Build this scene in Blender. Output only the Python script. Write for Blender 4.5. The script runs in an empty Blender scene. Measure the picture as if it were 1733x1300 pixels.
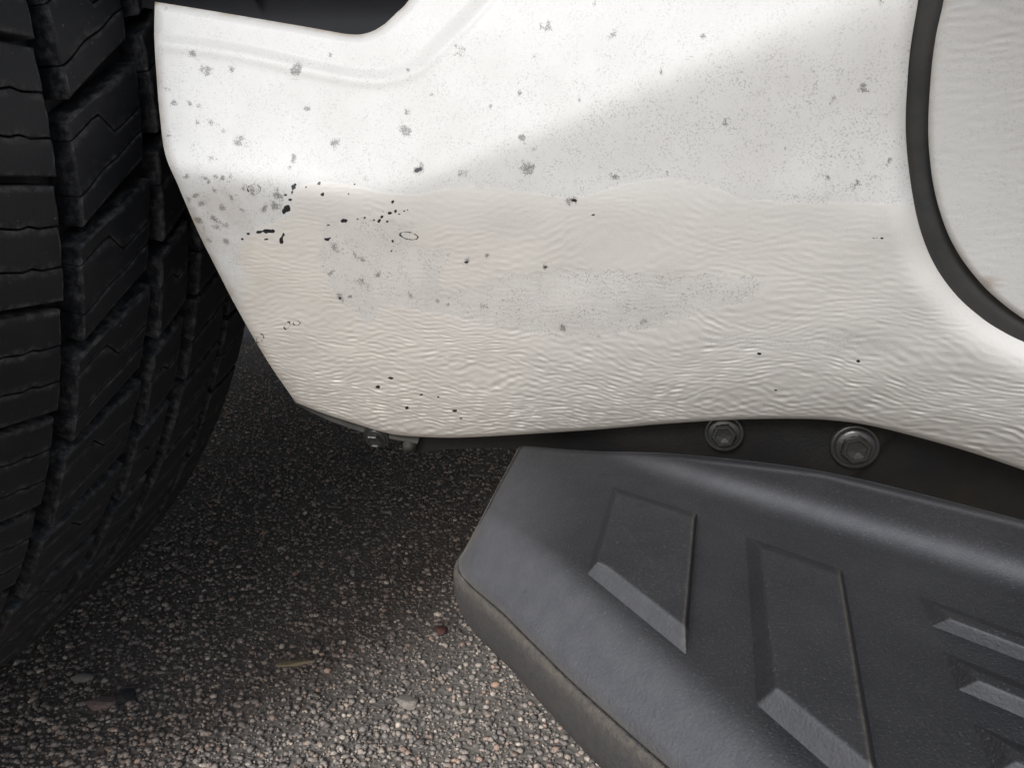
import bpy, bmesh, math, random
import numpy as np
from mathutils import Vector, Matrix
random.seed(4); rng = np.random.default_rng(4)
S = bpy.context.scene
COL = S.collection
R_ = math.radians

# ------------------------------------------------------------------ camera, sky, sun, exposure
CAM_H, PITCH, YAW, FPX = 0.384, R_(16.45), R_(1.2), 1285.0     # FPX: focal length in pixels of the 1733 px wide photograph
cam_d = bpy.data.cameras.new('camera'); cam = bpy.data.objects.new('camera', cam_d); COL.objects.link(cam)
cam_d.sensor_width = 36; cam_d.lens = FPX / 1733 * 36; cam_d.clip_start = 0.005; cam_d.clip_end = 500
cam.location = (0, 0, CAM_H); cam.rotation_euler = (math.pi / 2 - PITCH, 0, YAW)
S.camera = cam

SUN_EL, SUN_AZ = R_(38), R_(207)     # hazy high sun behind the camera's left shoulder; azimuth from +Y towards +X
W = bpy.data.worlds.new('World'); S.world = W; W.use_nodes = True
wn = W.node_tree.nodes; wl = W.node_tree.links
sky = wn.new('ShaderNodeTexSky'); sky.sky_type = 'NISHITA'; sky.sun_disc = False
sky.sun_elevation = SUN_EL; sky.sun_rotation = SUN_AZ; sky.dust_density = 3.0; sky.air_density = 1.0
hs = wn.new('ShaderNodeHueSaturation'); hs.inputs['Saturation'].default_value = 0.75
wl.new(sky.outputs[0], hs.inputs['Color']); wl.new(hs.outputs[0], wn['Background'].inputs[0])
wn['Background'].inputs[1].default_value = 0.15
sun_d = bpy.data.lights.new('sun', 'SUN'); sun_d.energy = 2.0; sun_d.angle = R_(18); sun_d.color = (.84, .925, 1)
sun = bpy.data.objects.new('sun', sun_d); COL.objects.link(sun)
to_sun = Vector((math.sin(SUN_AZ) * math.cos(SUN_EL), math.cos(SUN_AZ) * math.cos(SUN_EL), math.sin(SUN_EL)))
sun.rotation_euler = to_sun.to_track_quat('Z', 'Y').to_euler(); sun.location = to_sun * 20
S.view_settings.view_transform = 'Standard'; S.view_settings.look = 'None'
S.view_settings.gamma = 1; S.view_settings.exposure = .06

# ------------------------------------------------------------------ pixel <-> place
_cy, _sy, _cp, _sp = math.cos(YAW), math.sin(YAW), math.cos(PITCH), math.sin(PITCH)
RT = np.array([_cy, _sy, 0.]); FW0 = np.array([-_sy, _cy, 0.]); FW = FW0 * _cp + np.array([0, 0, -_sp]); UP = FW0 * _sp + np.array([0, 0, _cp])
EYE = np.array([0, 0, CAM_H])
def ray(u, v):
    u = np.asarray(u, float); v = np.asarray(v, float)
    return FW + RT * ((u - 866.5) / FPX)[..., None] - UP * ((v - 650) / FPX)[..., None]
def on_y(u, v, y):
    d = ray(u, v); return EYE + d * (np.asarray(y) / d[..., 1])[..., None]
def on_z(u, v, z):
    d = ray(u, v); return EYE + d * ((np.asarray(z) - CAM_H) / d[..., 2])[..., None]
def project(P):
    d = P - EYE; z = d @ FW
    return 866.5 + FPX * (d @ RT) / z, 650 - FPX * (d @ UP) / z, z
def sstep(a, b, x):
    t = np.clip((x - a) / (b - a), 0, 1); return t * t * (3 - 2 * t)
def softplus(x, k):
    return k * np.logaddexp(0, x / k)

# ------------------------------------------------------------------ mesh helpers
def tag(o, label=None, cat=None, group=None, kind=None):
    for k, v in (('label', label), ('category', cat), ('group', group), ('kind', kind)):
        if v: o[k] = v
    return o
def link(name, me, mat=None, parent=None, smooth=True):
    o = bpy.data.objects.new(name, me); COL.objects.link(o)
    if mat and not me.materials: me.materials.append(mat)
    if parent: o.parent = parent
    if smooth and len(me.polygons): me.polygons.foreach_set('use_smooth', np.ones(len(me.polygons), bool))
    return o
def np_mesh(name, V, F, attrs=None):
    """V (n,3), F (m,4) quads or (m,3) triangles"""
    V = np.asarray(V, np.float32); F = np.asarray(F, np.int32)
    me = bpy.data.meshes.new(name); k = F.shape[1]
    me.vertices.add(len(V)); me.vertices.foreach_set('co', V.ravel())
    me.loops.add(F.size); me.loops.foreach_set('vertex_index', F.ravel())
    me.polygons.add(len(F)); me.polygons.foreach_set('loop_start', np.arange(len(F), dtype=np.int32) * k)
    try: me.polygons.foreach_set('loop_total', np.full(len(F), k, np.int32))
    except Exception: pass
    for n, a in (attrs or {}).items():
        if a.ndim == 1:
            at = me.attributes.new(n, 'FLOAT', 'POINT'); at.data.foreach_set('value', a.astype(np.float32))
        else:
            at = me.attributes.new(n, 'FLOAT_COLOR', 'POINT')
            c = np.ones((len(V), 4), np.float32); c[:, :3] = a; at.data.foreach_set('color', c.ravel())
    me.update(calc_edges=True); me.validate()
    return me
def grid_faces(n, m, flip=False):
    i = np.arange(n * m).reshape(n, m)
    q = np.stack([i[:-1, :-1], i[1:, :-1], i[1:, 1:], i[:-1, 1:]], -1).reshape(-1, 4)
    return q[:, ::-1] if flip else q
def spline(pts, n, closed=False, res=24):
    """Catmull-Rom through pts, resampled to n points evenly by length"""
    p = np.array(pts, float)
    q = np.vstack([2 * p[0] - p[1], p, 2 * p[-1] - p[-2]])
    out = []
    for i in range(1, len(q) - 2):
        t = np.linspace(0, 1, res, endpoint=False)[:, None]
        a, b, c, d = q[i - 1], q[i], q[i + 1], q[i + 2]
        out.append(.5 * (2 * b + (c - a) * t + (2 * a - 5 * b + 4 * c - d) * t ** 2 + (3 * b - a - 3 * c + d) * t ** 3))
    out.append(p[-1:]); s = np.vstack(out)
    L = np.r_[0, np.cumsum(np.linalg.norm(np.diff(s, axis=0), axis=1))]
    x = np.linspace(0, L[-1], n)
    return np.stack([np.interp(x, L, s[:, k]) for k in range(s.shape[1])], 1)
def coons(top, bot, lef, rig):
    """curves: top/bot (n,2) left->right, lef/rig (m,2) top->bottom; returns (m,n,2)"""
    n, m = len(top), len(lef)
    s = np.linspace(0, 1, n)[None, :, None]; t = np.linspace(0, 1, m)[:, None, None]
    A = (1 - t) * top[None] + t * bot[None]; B = (1 - s) * lef[:, None] + s * rig[:, None]
    C = (1 - s) * (1 - t) * top[0] + s * (1 - t) * top[-1] + (1 - s) * t * bot[0] + s * t * bot[-1]
    return A + B - C
def dist_poly(U, V, pts):
    d = np.full(U.shape, 1e9)
    p = np.array(pts, float)
    for a, b in zip(p[:-1], p[1:]):
        ab = b - a; L = ab @ ab + 1e-9
        t = np.clip(((U - a[0]) * ab[0] + (V - a[1]) * ab[1]) / L, 0, 1)
        d = np.minimum(d, np.hypot(U - a[0] - t * ab[0], V - a[1] - t * ab[1]))
    return d
def inside(U, V, poly):
    r = np.zeros(U.shape, bool); p = np.array(poly, float)
    for (x0, y0), (x1, y1) in zip(p, np.roll(p, -1, 0)):
        if y0 == y1: continue
        c = ((y0 > V) != (y1 > V)) & (U < (x1 - x0) * (V - y0) / (y1 - y0) + x0); r ^= c
    return r
def wnoise(X, Y, n, kx, ky, seed):
    """band limited noise: sum of plane waves with random wave vectors"""
    g = np.random.default_rng(seed); h = np.zeros(X.shape)
    for i in range(n):
        a = g.normal(kx[0], kx[1]) * g.choice([-1, 1]); b = g.normal(ky[0], ky[1]); ph = g.uniform(0, 2 * math.pi)
        h += np.cos(a * X + b * Y + ph)
    return h / math.sqrt(n / 2)
def bm_mesh(name, bm):
    me = bpy.data.meshes.new(name); bm.normal_update(); bm.to_mesh(me); bm.free(); return me

# ------------------------------------------------------------------ materials
def mat(name):
    m = bpy.data.materials.new(name); m.use_nodes = True
    nt = m.node_tree; return m, nt.nodes, nt.links, nt.nodes['Principled BSDF']
def N(nodes, t, **kw):
    n = nodes.new(t)
    for k, v in kw.items(): setattr(n, k, v)
    return n
def noise(nodes, links, scale, detail=2, rough=.5, vec=None):
    n = nodes.new('ShaderNodeTexNoise'); n.inputs['Scale'].default_value = scale; n.inputs['Detail'].default_value = detail; n.inputs['Roughness'].default_value = rough
    if vec is not None: links.new(vec, n.inputs['Vector'])
    return n.outputs['Fac']
def math_n(nodes, links, op, a, b=None, clamp=False):
    n = nodes.new('ShaderNodeMath'); n.operation = op; n.use_clamp = clamp
    for i, x in enumerate((a, b)):
        if x is None: continue
        if isinstance(x, (int, float)): n.inputs[i].default_value = x
        else: links.new(x, n.inputs[i])
    return n.outputs[0]
def ramp01(nodes, links, x, a, b):
    n = nodes.new('ShaderNodeMapRange'); n.interpolation_type = 'SMOOTHSTEP'; n.inputs['From Min'].default_value = a; n.inputs['From Max'].default_value = b
    links.new(x, n.inputs['Value']); return n.outputs['Result']
def mixc(nodes, links, fac, a, b):
    n = nodes.new('ShaderNodeMix'); n.data_type = 'RGBA'
    for i, x in ((0, fac), (6, a), (7, b)):
        if isinstance(x, (int, float)): n.inputs[i].default_value = x
        elif isinstance(x, tuple): n.inputs[i].default_value = (*x, 1)
        else: links.new(x, n.inputs[i])
    return n.outputs[2]
def attr(nodes, name):
    n = nodes.new('ShaderNodeAttribute'); n.attribute_name = name; return n.outputs['Fac']
def bump(nodes, links, h, strength, dist, bsdf):
    b = nodes.new('ShaderNodeBump'); b.inputs['Strength'].default_value = strength; b.inputs['Distance'].default_value = dist
    links.new(h, b.inputs['Height']); links.new(b.outputs[0], bsdf.inputs['Normal'])

def paint_material():
    m, n, l, b = mat('dirty white paint')
    co = n.new('ShaderNodeTexCoord').outputs['Object']
    cream, spot, chip, grime, brown = (attr(n, k) for k in ('cream', 'spot', 'chip', 'grime', 'brown'))
    base = mixc(n, l, cream, (.60, .588, .568), (.605, .566, .512))
    # fine stipple of road film on bare paint
    f1 = noise(n, l, 1500, 3, .65, co); f2 = noise(n, l, 160, 3, .6, co)
    st = ramp01(n, l, f1, .50, .68)
    st = math_n(n, l, 'MULTIPLY', st, grime); st = math_n(n, l, 'MULTIPLY', st, ramp01(n, l, f2, .25, .7))
    base = mixc(n, l, st, base, (.20, .19, .185))
    haze = math_n(n, l, 'MULTIPLY', grime, math_n(n, l, 'MULTIPLY', ramp01(n, l, noise(n, l, 45, 4, .6, co), .3, .75), .35))
    base = mixc(n, l, haze, base, (.42, .395, .365))
    # splash spots: stippled blobs
    f3 = noise(n, l, 2300, 1, .5, co)
    sp = math_n(n, l, 'ADD', math_n(n, l, 'MULTIPLY', f3, 1.0), math_n(n, l, 'MULTIPLY', spot, .45))
    sp = ramp01(n, l, sp, .68, .95); sp = math_n(n, l, 'MULTIPLY', sp, .8); sp = math_n(n, l, 'MULTIPLY', sp, ramp01(n, l, spot, .02, .2))
    base = mixc(n, l, sp, base, (.13, .12, .115))
    br = math_n(n, l, 'MULTIPLY', brown, ramp01(n, l, noise(n, l, 90, 4, .6, co), .25, .75))
    base = mixc(n, l, br, base, (.30, .225, .15))
    # chips down to the primer
    f4 = noise(n, l, 900, 3, .65, co)
    cp = ramp01(n, l, math_n(n, l, 'ADD', chip, math_n(n, l, 'MULTIPLY', f4, 1.1)), .95, 1.08)
    base = mixc(n, l, cp, base, (.012, .012, .014))
    l.new(base, b.inputs['Base Color'])
    ro = math_n(n, l, 'ADD', math_n(n, l, 'MULTIPLY', grime, .18), .42); l.new(ro, b.inputs['Roughness'])
    b.inputs['Coat Weight'].default_value = .12; b.inputs['Coat Roughness'].default_value = .16
    bump(n, l, noise(n, l, 700, 2, .5, co), .10, .0004, b)
    return m
def plain_material(name, col, rough, grain=0, gscale=1500, spec=.5, col2=None, cscale=60, bumpd=.0003):
    m, n, l, b = mat(name); co = n.new('ShaderNodeTexCoord').outputs['Object']
    c2 = col2 or tuple(x * .6 for x in col)
    l.new(mixc(n, l, ramp01(n, l, noise(n, l, cscale, 5, .65, co), .3, .72), col, c2), b.inputs['Base Color'])
    b.inputs['Roughness'].default_value = rough; b.inputs['Specular IOR Level'].default_value = spec
    if grain: bump(n, l, noise(n, l, gscale, 2, .55, co), grain, bumpd, b)
    return m
def board_material():
    m, n, l, b = mat('grained black step plastic'); co = n.new('ShaderNodeTexCoord').outputs['Object']
    dust = attr(n, 'dust')
    c = mixc(n, l, ramp01(n, l, noise(n, l, 40, 5, .6, co), .3, .75), (.027, .0272, .030), (.036, .036, .038))      # plain black of deck and pads, without the painted sheen
    painted_sheen = mixc(n, l, ramp01(n, l, noise(n, l, 120, 5, .7, co), .3, .75), (.086, .086, .094), (.106, .106, .112))      # lighter grey painted as sky sheen on lip, cove and pad walls
    c = mixc(n, l, attr(n, 'painted_sheen'), c, painted_sheen)
    fl = ramp01(n, l, noise(n, l, 1500, 1, .5, co), .60, .74)
    c = mixc(n, l, math_n(n, l, 'MULTIPLY', fl, .4), c, (.13, .13, .14))
    sm = ramp01(n, l, noise(n, l, 110, 2, .4, co), .72, .80)
    c = mixc(n, l, math_n(n, l, 'MULTIPLY', sm, .4), c, (.006, .006, .007))
    mp = n.new('ShaderNodeMapping'); mp.inputs['Rotation'].default_value = (0, 0, .9); mp.inputs['Scale'].default_value = (1, 14, 1); l.new(co, mp.inputs['Vector'])
    scr = math_n(n, l, 'MULTIPLY', ramp01(n, l, noise(n, l, 70, 3, .6, mp.outputs[0]), .68, .76), ramp01(n, l, noise(n, l, 30, 2, .5, co), .5, .7))
    c = mixc(n, l, math_n(n, l, 'MULTIPLY', scr, .4), c, (.15, .145, .14))
    d = math_n(n, l, 'MULTIPLY', dust, ramp01(n, l, noise(n, l, 420, 5, .75, co), .10, .85))
    c = mixc(n, l, d, c, (.17, .145, .11))
    l.new(c, b.inputs['Base Color'])
    l.new(math_n(n, l, 'ADD', math_n(n, l, 'MULTIPLY', dust, .2), .5), b.inputs['Roughness'])
    b.inputs['Specular IOR Level'].default_value = .12
    bump(n, l, noise(n, l, 1100, 2, .6, co), .8, .0005, b)
    return m
def rubber_material():
    m, n, l, b = mat('scuffed tyre rubber'); co = n.new('ShaderNodeTexCoord').outputs['Object']; oi = n.new('ShaderNodeObjectInfo')
    va = n.new('ShaderNodeVectorMath'); va.operation = 'ADD'; l.new(co, va.inputs[0])
    mu = n.new('ShaderNodeVectorMath'); mu.operation = 'SCALE'; cr = n.new('ShaderNodeCombineXYZ')
    for i in range(3): l.new(oi.outputs['Random'], cr.inputs[i])
    l.new(cr.outputs[0], mu.inputs[0]); mu.inputs['Scale'].default_value = 7.0; l.new(mu.outputs[0], va.inputs[1]); co = va.outputs[0]
    c = mixc(n, l, ramp01(n, l, noise(n, l, 70, 5, .65, co), .3, .75), (.0058, .0068, .0095), (.0115, .0122, .0145))
    edge = attr(n, 'edge')
    sc = math_n(n, l, 'MULTIPLY', edge, ramp01(n, l, noise(n, l, 220, 5, .7, co), .40, .75))
    c = mixc(n, l, math_n(n, l, 'MULTIPLY', sc, .85), c, (.14, .135, .13))
    spk = ramp01(n, l, noise(n, l, 420, 2, .5, co), .73, .79)
    c = mixc(n, l, math_n(n, l, 'MULTIPLY', spk, .6), c, (.22, .20, .18))
    l.new(c, b.inputs['Base Color']); b.inputs['Roughness'].default_value = .6; b.inputs['Specular IOR Level'].default_value = .42
    bump(n, l, noise(n, l, 900, 4, .65, co), .5, .0004, b)
    return m
def stone_material():
    m, n, l, b = mat('asphalt aggregate'); a = n.new('ShaderNodeAttribute'); a.attribute_name = 'tint'
    co = n.new('ShaderNodeTexCoord').outputs['Object']
    l.new(mixc(n, l, math_n(n, l, 'MULTIPLY', ramp01(n, l, noise(n, l, 900, 3, .6, co), .35, .75), .5), a.outputs['Color'], (.06, .055, .05)), b.inputs['Base Color'])
    b.inputs['Roughness'].default_value = .75
    return m
def ground_material():
    m, n, l, b = mat('old asphalt'); co = n.new('ShaderNodeTexCoord').outputs['Object']
    v = n.new('ShaderNodeTexVoronoi'); v.inputs['Scale'].default_value = 260; l.new(co, v.inputs['Vector'])
    c = mixc(n, l, ramp01(n, l, noise(n, l, 320, 4, .7, co), .35, .7), (.18, .155, .13), (.34, .30, .26))
    c = mixc(n, l, ramp01(n, l, noise(n, l, 3, 4, .6, co), .3, .7), c, (.17, .155, .14))
    l.new(c, b.inputs['Base Color']); b.inputs['Roughness'].default_value = .85
    bump(n, l, v.outputs['Distance'], .5, .002, b)
    return m
M_PAINT = paint_material(); M_BOARD = board_material(); M_RUB = rubber_material(); M_STONE = stone_material(); M_GROUND = ground_material()
M_SEAL = plain_material('rubber door seal', (.034, .035, .037), .5, .3, 1500, .4, (.048, .045, .04), 90)
M_DARK = plain_material('undercoat black', (.035, .032, .029), .7, .4, 500, .3, (.075, .062, .05), 30, .001)
M_SILL = plain_material('dusty black sill', (.005, .005, .0055), .5, .3, 700, .3, (.013, .0105, .008), 24, .0006)
M_BOLT = plain_material('weathered bolt steel', (.026, .0255, .026), .3, .3, 900, .6, (.022, .020, .018), 160)
M_FLANGE = plain_material('dusty grey flange', (.055, .052, .047), .7, .3, 700, .3, (.025, .023, .02), 60)
M_VENT = plain_material('smooth black trim', (.004, .0045, .007), .6, .15, 900, .2)

# ------------------------------------------------------------------ ground
ground_me = np_mesh('ground', [(-60, -60, 0), (60, -60, 0), (60, 60, 0), (-60, 60, 0)], [(0, 1, 2, 3)])
ground = tag(link('asphalt_ground', ground_me, M_GROUND), 'coarse grey brown asphalt with exposed pale aggregate under the vehicle', 'ground', None, 'structure')

truck = bpy.data.objects.new('white_truck', None); COL.objects.link(truck)
truck.location = (0, .3, 0)
tag(truck, 'dirty white truck body with black running board and steered front wheel', 'truck')
bpy.context.view_layer.update()
TINV = Matrix.Translation((0, -.3, 0))
def part(name, me, material, parent=truck, smooth=True):
    o = link(name, me, material, parent, smooth)
    if parent is truck: o.matrix_parent_inverse = TINV
    return o

# ------------------------------------------------------------------ the body side as a depth field (y of the surface seen along a pixel's direction)
GAP_F = [(1566, -90), (1554, 0), (1541, 80), (1535, 150), (1533, 223), (1540, 300), (1555, 380), (1580, 445), (1617, 498), (1660, 537), (1695, 560), (1733, 579), (1810, 612)]
GAP_D = [(1612, -90), (1597, 0), (1584, 60), (1576, 120), (1571, 203), (1573, 262), (1582, 325), (1600, 385), (1623, 431), (1652, 470), (1683, 502), (1733, 540), (1810, 582)]
ARCH = [(262, 2), (261, 60), (265, 130), (271, 200), (280, 262), (302, 315), (335, 392), (370, 462), (400, 520), (450, 607), (500, 681)]
BOT = [(500, 681), (545, 699), (600, 717), (650, 732), (690, 738), (760, 741), (840, 738), (1000, 728), (1120, 718), (1230, 711), (1330, 709), (1400, 711), (1470, 720), (1560, 742), (1650, 768), (1733, 796), (1810, 822)]
VENT = [(262, 2), (330, 13), (420, 28), (520, 45), (590, 57), (622, 55), (648, 42), (670, 22), (690, 2), (722, -45), (735, -90)]
CREASE = [(245, 60), (330, 68), (430, 85), (530, 108), (610, 123), (660, 122), (705, 104), (745, 66), (790, 22), (830, -25), (870, -90)]
def base_y(U, V):
    x = (U - 866.5) / FPX * .30
    return .297 - .18 * x - .15 * softplus(x - .10, .03)
_bot = np.array(BOT)
def body_y(U, V):
    y = base_y(U, V)
    px = 1 / 4200.0
    # upper left face leans back; its lower limit is a soft diagonal fold
    a = np.array([640., 332.]); bb = np.array([1470., -10.]); dd = (bb - a) / np.linalg.norm(bb - a)
    s1 = (U - a[0]) * dd[1] - (V - a[1]) * dd[0]          # + above / left of the fold
    soft = 7 + softplus(U - 850, 120) * .042
    s2 = -(V - (280 + .145 * (U - 250) - .00002 * (U - 250) ** 2))
    kk = 8 + .4 * softplus(.5 * (s1 + s2), 20)                # the two folds meet in a soft valley
    s = -kk * np.logaddexp(-s1 / kk, -s2 / kk)
    y = y + .60 * px * softplus(s, soft)
    # right hand face leans back only a little
    y = y - .20 * px * softplus(330 - V, 60)
    # tuck under towards the bottom edge
    vb = np.interp(U, _bot[:, 0], _bot[:, 1])
    vf = 288 + .145 * (U - 250) - .145 * softplus(U - 600, 60) + .22 * softplus(U - 1450, 60)
    L = vb - vf; q = softplus(V - vf, 14) / L
    lead = .33 - .13 / (1 + np.exp(-(U - 850) / 120))
    y = y + L * px * (lead * q + .14 * q ** 2.4 + .10 * np.clip(q, 0, 1.1) ** 7)
    return y
SPOTS = """277,16,5 325,89,7 347,121,9 392,118,5 501,118,9 777,88,9 690,119,5 281,148,5 295,174,5 335,180,6 320,174,4 332,207,6 357,205,8 375,222,6 403,239,9 324,248,5 358,267,7
517,183,6 687,191,8 686,218,10 566,242,8 497,267,7 490,281,7 617,299,6 707,287,16 783,293,8 284,229,6 315,298,5 342,300,5 365,295,6 376,300,6 390,299,7 353,308,5 457,311,8 470,330,10
468,345,11 430,320,10 411,318,6 392,335,5 363,322,7 333,330,5 376,352,7 410,355,5 447,352,7 363,372,6 336,373,6 367,385,8 378,380,6 355,405,8 926,42,8 1037,57,8 1007,3,6 885,232,8 904,256,7
891,285,12 972,338,11 1041,297,9 1128,295,7 1228,207,8 1409,168,9 1463,147,8 1504,275,8 1403,304,8 1450,312,8 880,155,5 1490,3,7 566,420,8 600,430,6 612,438,6 560,462,5 610,475,9 622,488,6
640,465,6 680,463,5 695,500,6 740,510,7 757,515,6 820,520,6 790,443,6 925,451,6 952,555,7 1012,567,6 575,505,7 590,503,6 825,433,4 340,345,6 352,360,5 383,408,5 318,335,5 330,352,5 345,385,6
400,330,5 1087,545,5 905,95,4 640,150,4 560,90,4 730,160,3 450,180,3 1190,60,5 1330,250,5 1120,120,4 830,180,4 980,170,4"""
CHIPS = """495,322,4,11 491,338,7,4 484,354,7,15 477,404,4,10 455,391,9,3 438,393,7,3 420,396,6,3 410,405,5,4 557,381,8,3 566,374,4,3 582,374,5,3 553,404,6,3 540,310,4,3 518,316,3,3 590,328,2,2
612,341,3,2 661,322,2,2 666,341,3,3 648,366,4,3 660,361,4,3 669,357,3,3 676,362,3,2 690,355,3,2 684,357,2,2 641,374,3,3 633,372,3,2 618,368,3,2 605,371,2,2 664,407,3,4 662,425,2,2 649,433,2,2
925,452,4,2 791,444,5,2 1003,364,4,2 1484,403,9,2 1512,402,2,2 575,505,5,3 560,510,4,2 655,652,5,2 668,660,6,2 700,662,3,3 712,668,5,2 742,672,3,2 660,640,5,2 690,690,3,2 780,708,4,2 1452,611,5,2
1285,599,4,2 1372,661,4,2 1313,661,2,1 640,655,4,2 770,695,4,2 972,339,6,3 707,287,5,5 1012,566,4,3 484,330,4,4 500,312,3,3 546,328,3,4 600,312,2,2 450,405,5,2 655,375,3,2 625,363,3,2 648,358,2,1"""
RINGS = [(692, 399, 15, 6, .2), (440, 573, 8, 5, -.9), (502, 547, 6, 4, 0), (486, 551, 4, 7, .6), (430, 320, 11, 8, 0)]
FILM_TOP = [(500, 320), (530, 308), (600, 312), (640, 325), (700, 330), (780, 314), (880, 322), (960, 335), (1000, 330), (1060, 310), (1130, 302), (1200, 312), (1250, 335), (1330, 342), (1540, 345), (1900, 400)]
FILM_LEFT = [(500, 320), (490, 360), (481, 412), (455, 392), (425, 395), (408, 420), (405, 480), (412, 560), (470, 660)]
BARE1 = [(553, 372), (640, 372), (700, 385), (690, 415), (760, 428), (738, 470), (745, 502), (800, 490), (850, 468), (960, 455), (1150, 465), (1300, 470), (1275, 502), (1190, 530), (1090, 558), (1000, 568), (900, 562), (830, 550), (740, 530), (690, 515), (642, 520), (622, 552), (580, 510), (538, 452)]
BARE2 = [(1160, 560), (1260, 570), (1420, 560), (1560, 590), (1500, 600), (1330, 598), (1180, 580)]
def dirt(U, V, door=False):
    z = np.zeros(U.shape)
    spot = z.copy(); chip = z.copy()
    wob = wnoise(U, V, 40, (0, .28), (0, .28), 11)
    for it in SPOTS.split():
        a, b, r = map(float, it.split(',')); r *= 1.35
        hsh = (a * 12.9898 + b * 78.233) % 6.283; st = .72 + .5 * ((a * 7.31 + b * 3.7) % 1.0)
        ca, sa = math.cos(hsh), math.sin(hsh); k = np.hypot(((U - a) * ca + (V - b) * sa) * st, (-(U - a) * sa + (V - b) * ca) / st) / r
        near = k < 2
        if near.any(): spot[near] = np.maximum(spot[near], np.clip(1.05 + .2 * math.sin(hsh * 3) - k[near] + .22 * wob[near], 0, 1))
    for it in CHIPS.split():
        a, b, rx, ry = map(float, it.split(',')); rx *= .72; ry *= .72
        k = np.hypot((U - a + .25 * (V - b)) / (rx * 1.05 + .4), (V - b) / (ry * 1.05 + .4)); near = k < 1.8
        if near.any(): chip[near] = np.maximum(chip[near], np.clip(1.25 - k[near] + .35 * wob[near], 0, .8))
    for a, b, rx, ry, rot in RINGS:
        c, s = math.cos(rot), math.sin(rot)
        X = (U - a) * c + (V - b) * s; Y = -(U - a) * s + (V - b) * c
        k = np.abs(np.hypot(X / rx, Y / ry) - 1) * min(rx, ry)
        chip = np.maximum(chip, np.clip(.75 - k / 2.2, 0, .6))
    ft = np.array(FILM_TOP); dtop = V - np.interp(U, ft[:, 0], ft[:, 1])
    fl = np.array(FILM_LEFT)
    left_x = np.interp(V, [300, 320, 360, 400, 420, 480, 560, 660, 800], [500, 500, 490, 425, 408, 405, 404, 404, 404])
    film = sstep(-1.5, 1.5, dtop) * sstep(-2, 2 + np.interp(V, [400, 470], [0, 30]), U - left_x + np.interp(V, [400, 470], [0, 15])) + sstep(540, 620, V) * (V > 540)
    film = np.clip(film, 0, 1)
    bare = inside(U, V, BARE1).astype(float); d = dist_poly(U, V, BARE1 + BARE1[:1])
    sd = np.where(bare > .5, d, -d) + 2.5 * wob; b1 = sstep(-7, 5, sd)
    d2 = dist_poly(U, V, BARE2 + BARE2[:1]); b2 = sstep(-6, 6, np.where(inside(U, V, BARE2), d2, -d2)) * .6
    film = film * (1 - b1) * (1 - b2)
    fedge = np.exp(-(dtop / 1.6) ** 2) * (U > 760) + np.exp(-(sd / 1.5) ** 2)
    grime = (1 - film) * (.42 + .2 * sstep(700, 1300, U)) + .14
    grime = grime + .22 * b1 + .32 * fedge
    grime = grime * np.interp(V, [-100, 40, 110, 300, 900], [.55, .55, .9, 1, 1])
    cream = np.clip(film + .6 * b1 + .6 * b2, 0, 1)
    if door: film = z; cream = z; grime = z + .26
    return film, spot, chip, grime, cream

def ripple(U, V, P):
    """wrinkles of the textured stone guard, in metres along the surface"""
    uu = np.arange(200, 1881, 12.); vv = np.arange(-160, 881, 4.)
    gu, gv = np.meshgrid(uu, vv); Q = on_y(gu, gv, body_y(gu, gv))
    sg = np.zeros(gu.shape); sg[1:] = np.cumsum(np.linalg.norm(np.diff(Q, axis=0)[..., 1:], axis=2), 0); sg -= sg[115][None]
    fu = np.clip((U - 200) / 12, 0, len(uu) - 1.001); fv = np.clip((V + 160) / 4, 0, len(vv) - 1.001); iu = fu.astype(int); iv = fv.astype(int); fu -= iu; fv -= iv
    s = -(sg[iv, iu] * (1 - fu) * (1 - fv) + sg[iv, iu + 1] * fu * (1 - fv) + sg[iv + 1, iu] * (1 - fu) * fv + sg[iv + 1, iu + 1] * fu * fv)
    x = P[..., 0]
    warp = .0022 * wnoise(x, s, 20, (0, 60), (0, 90), 5)
    n1 = wnoise(x, s + warp, 70, (380, 230), (1220, 300), 7)
    n2 = wnoise(x, s + warp, 60, (620, 380), (1950, 470), 8)
    crease = 1 - np.sqrt(n1 ** 2 + .05)
    h = .75 * crease + .34 * n2 + .15 * n1
    big = wnoise(x, s, 30, (90, 60), (160, 70), 9)
    return h, big, s

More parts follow.
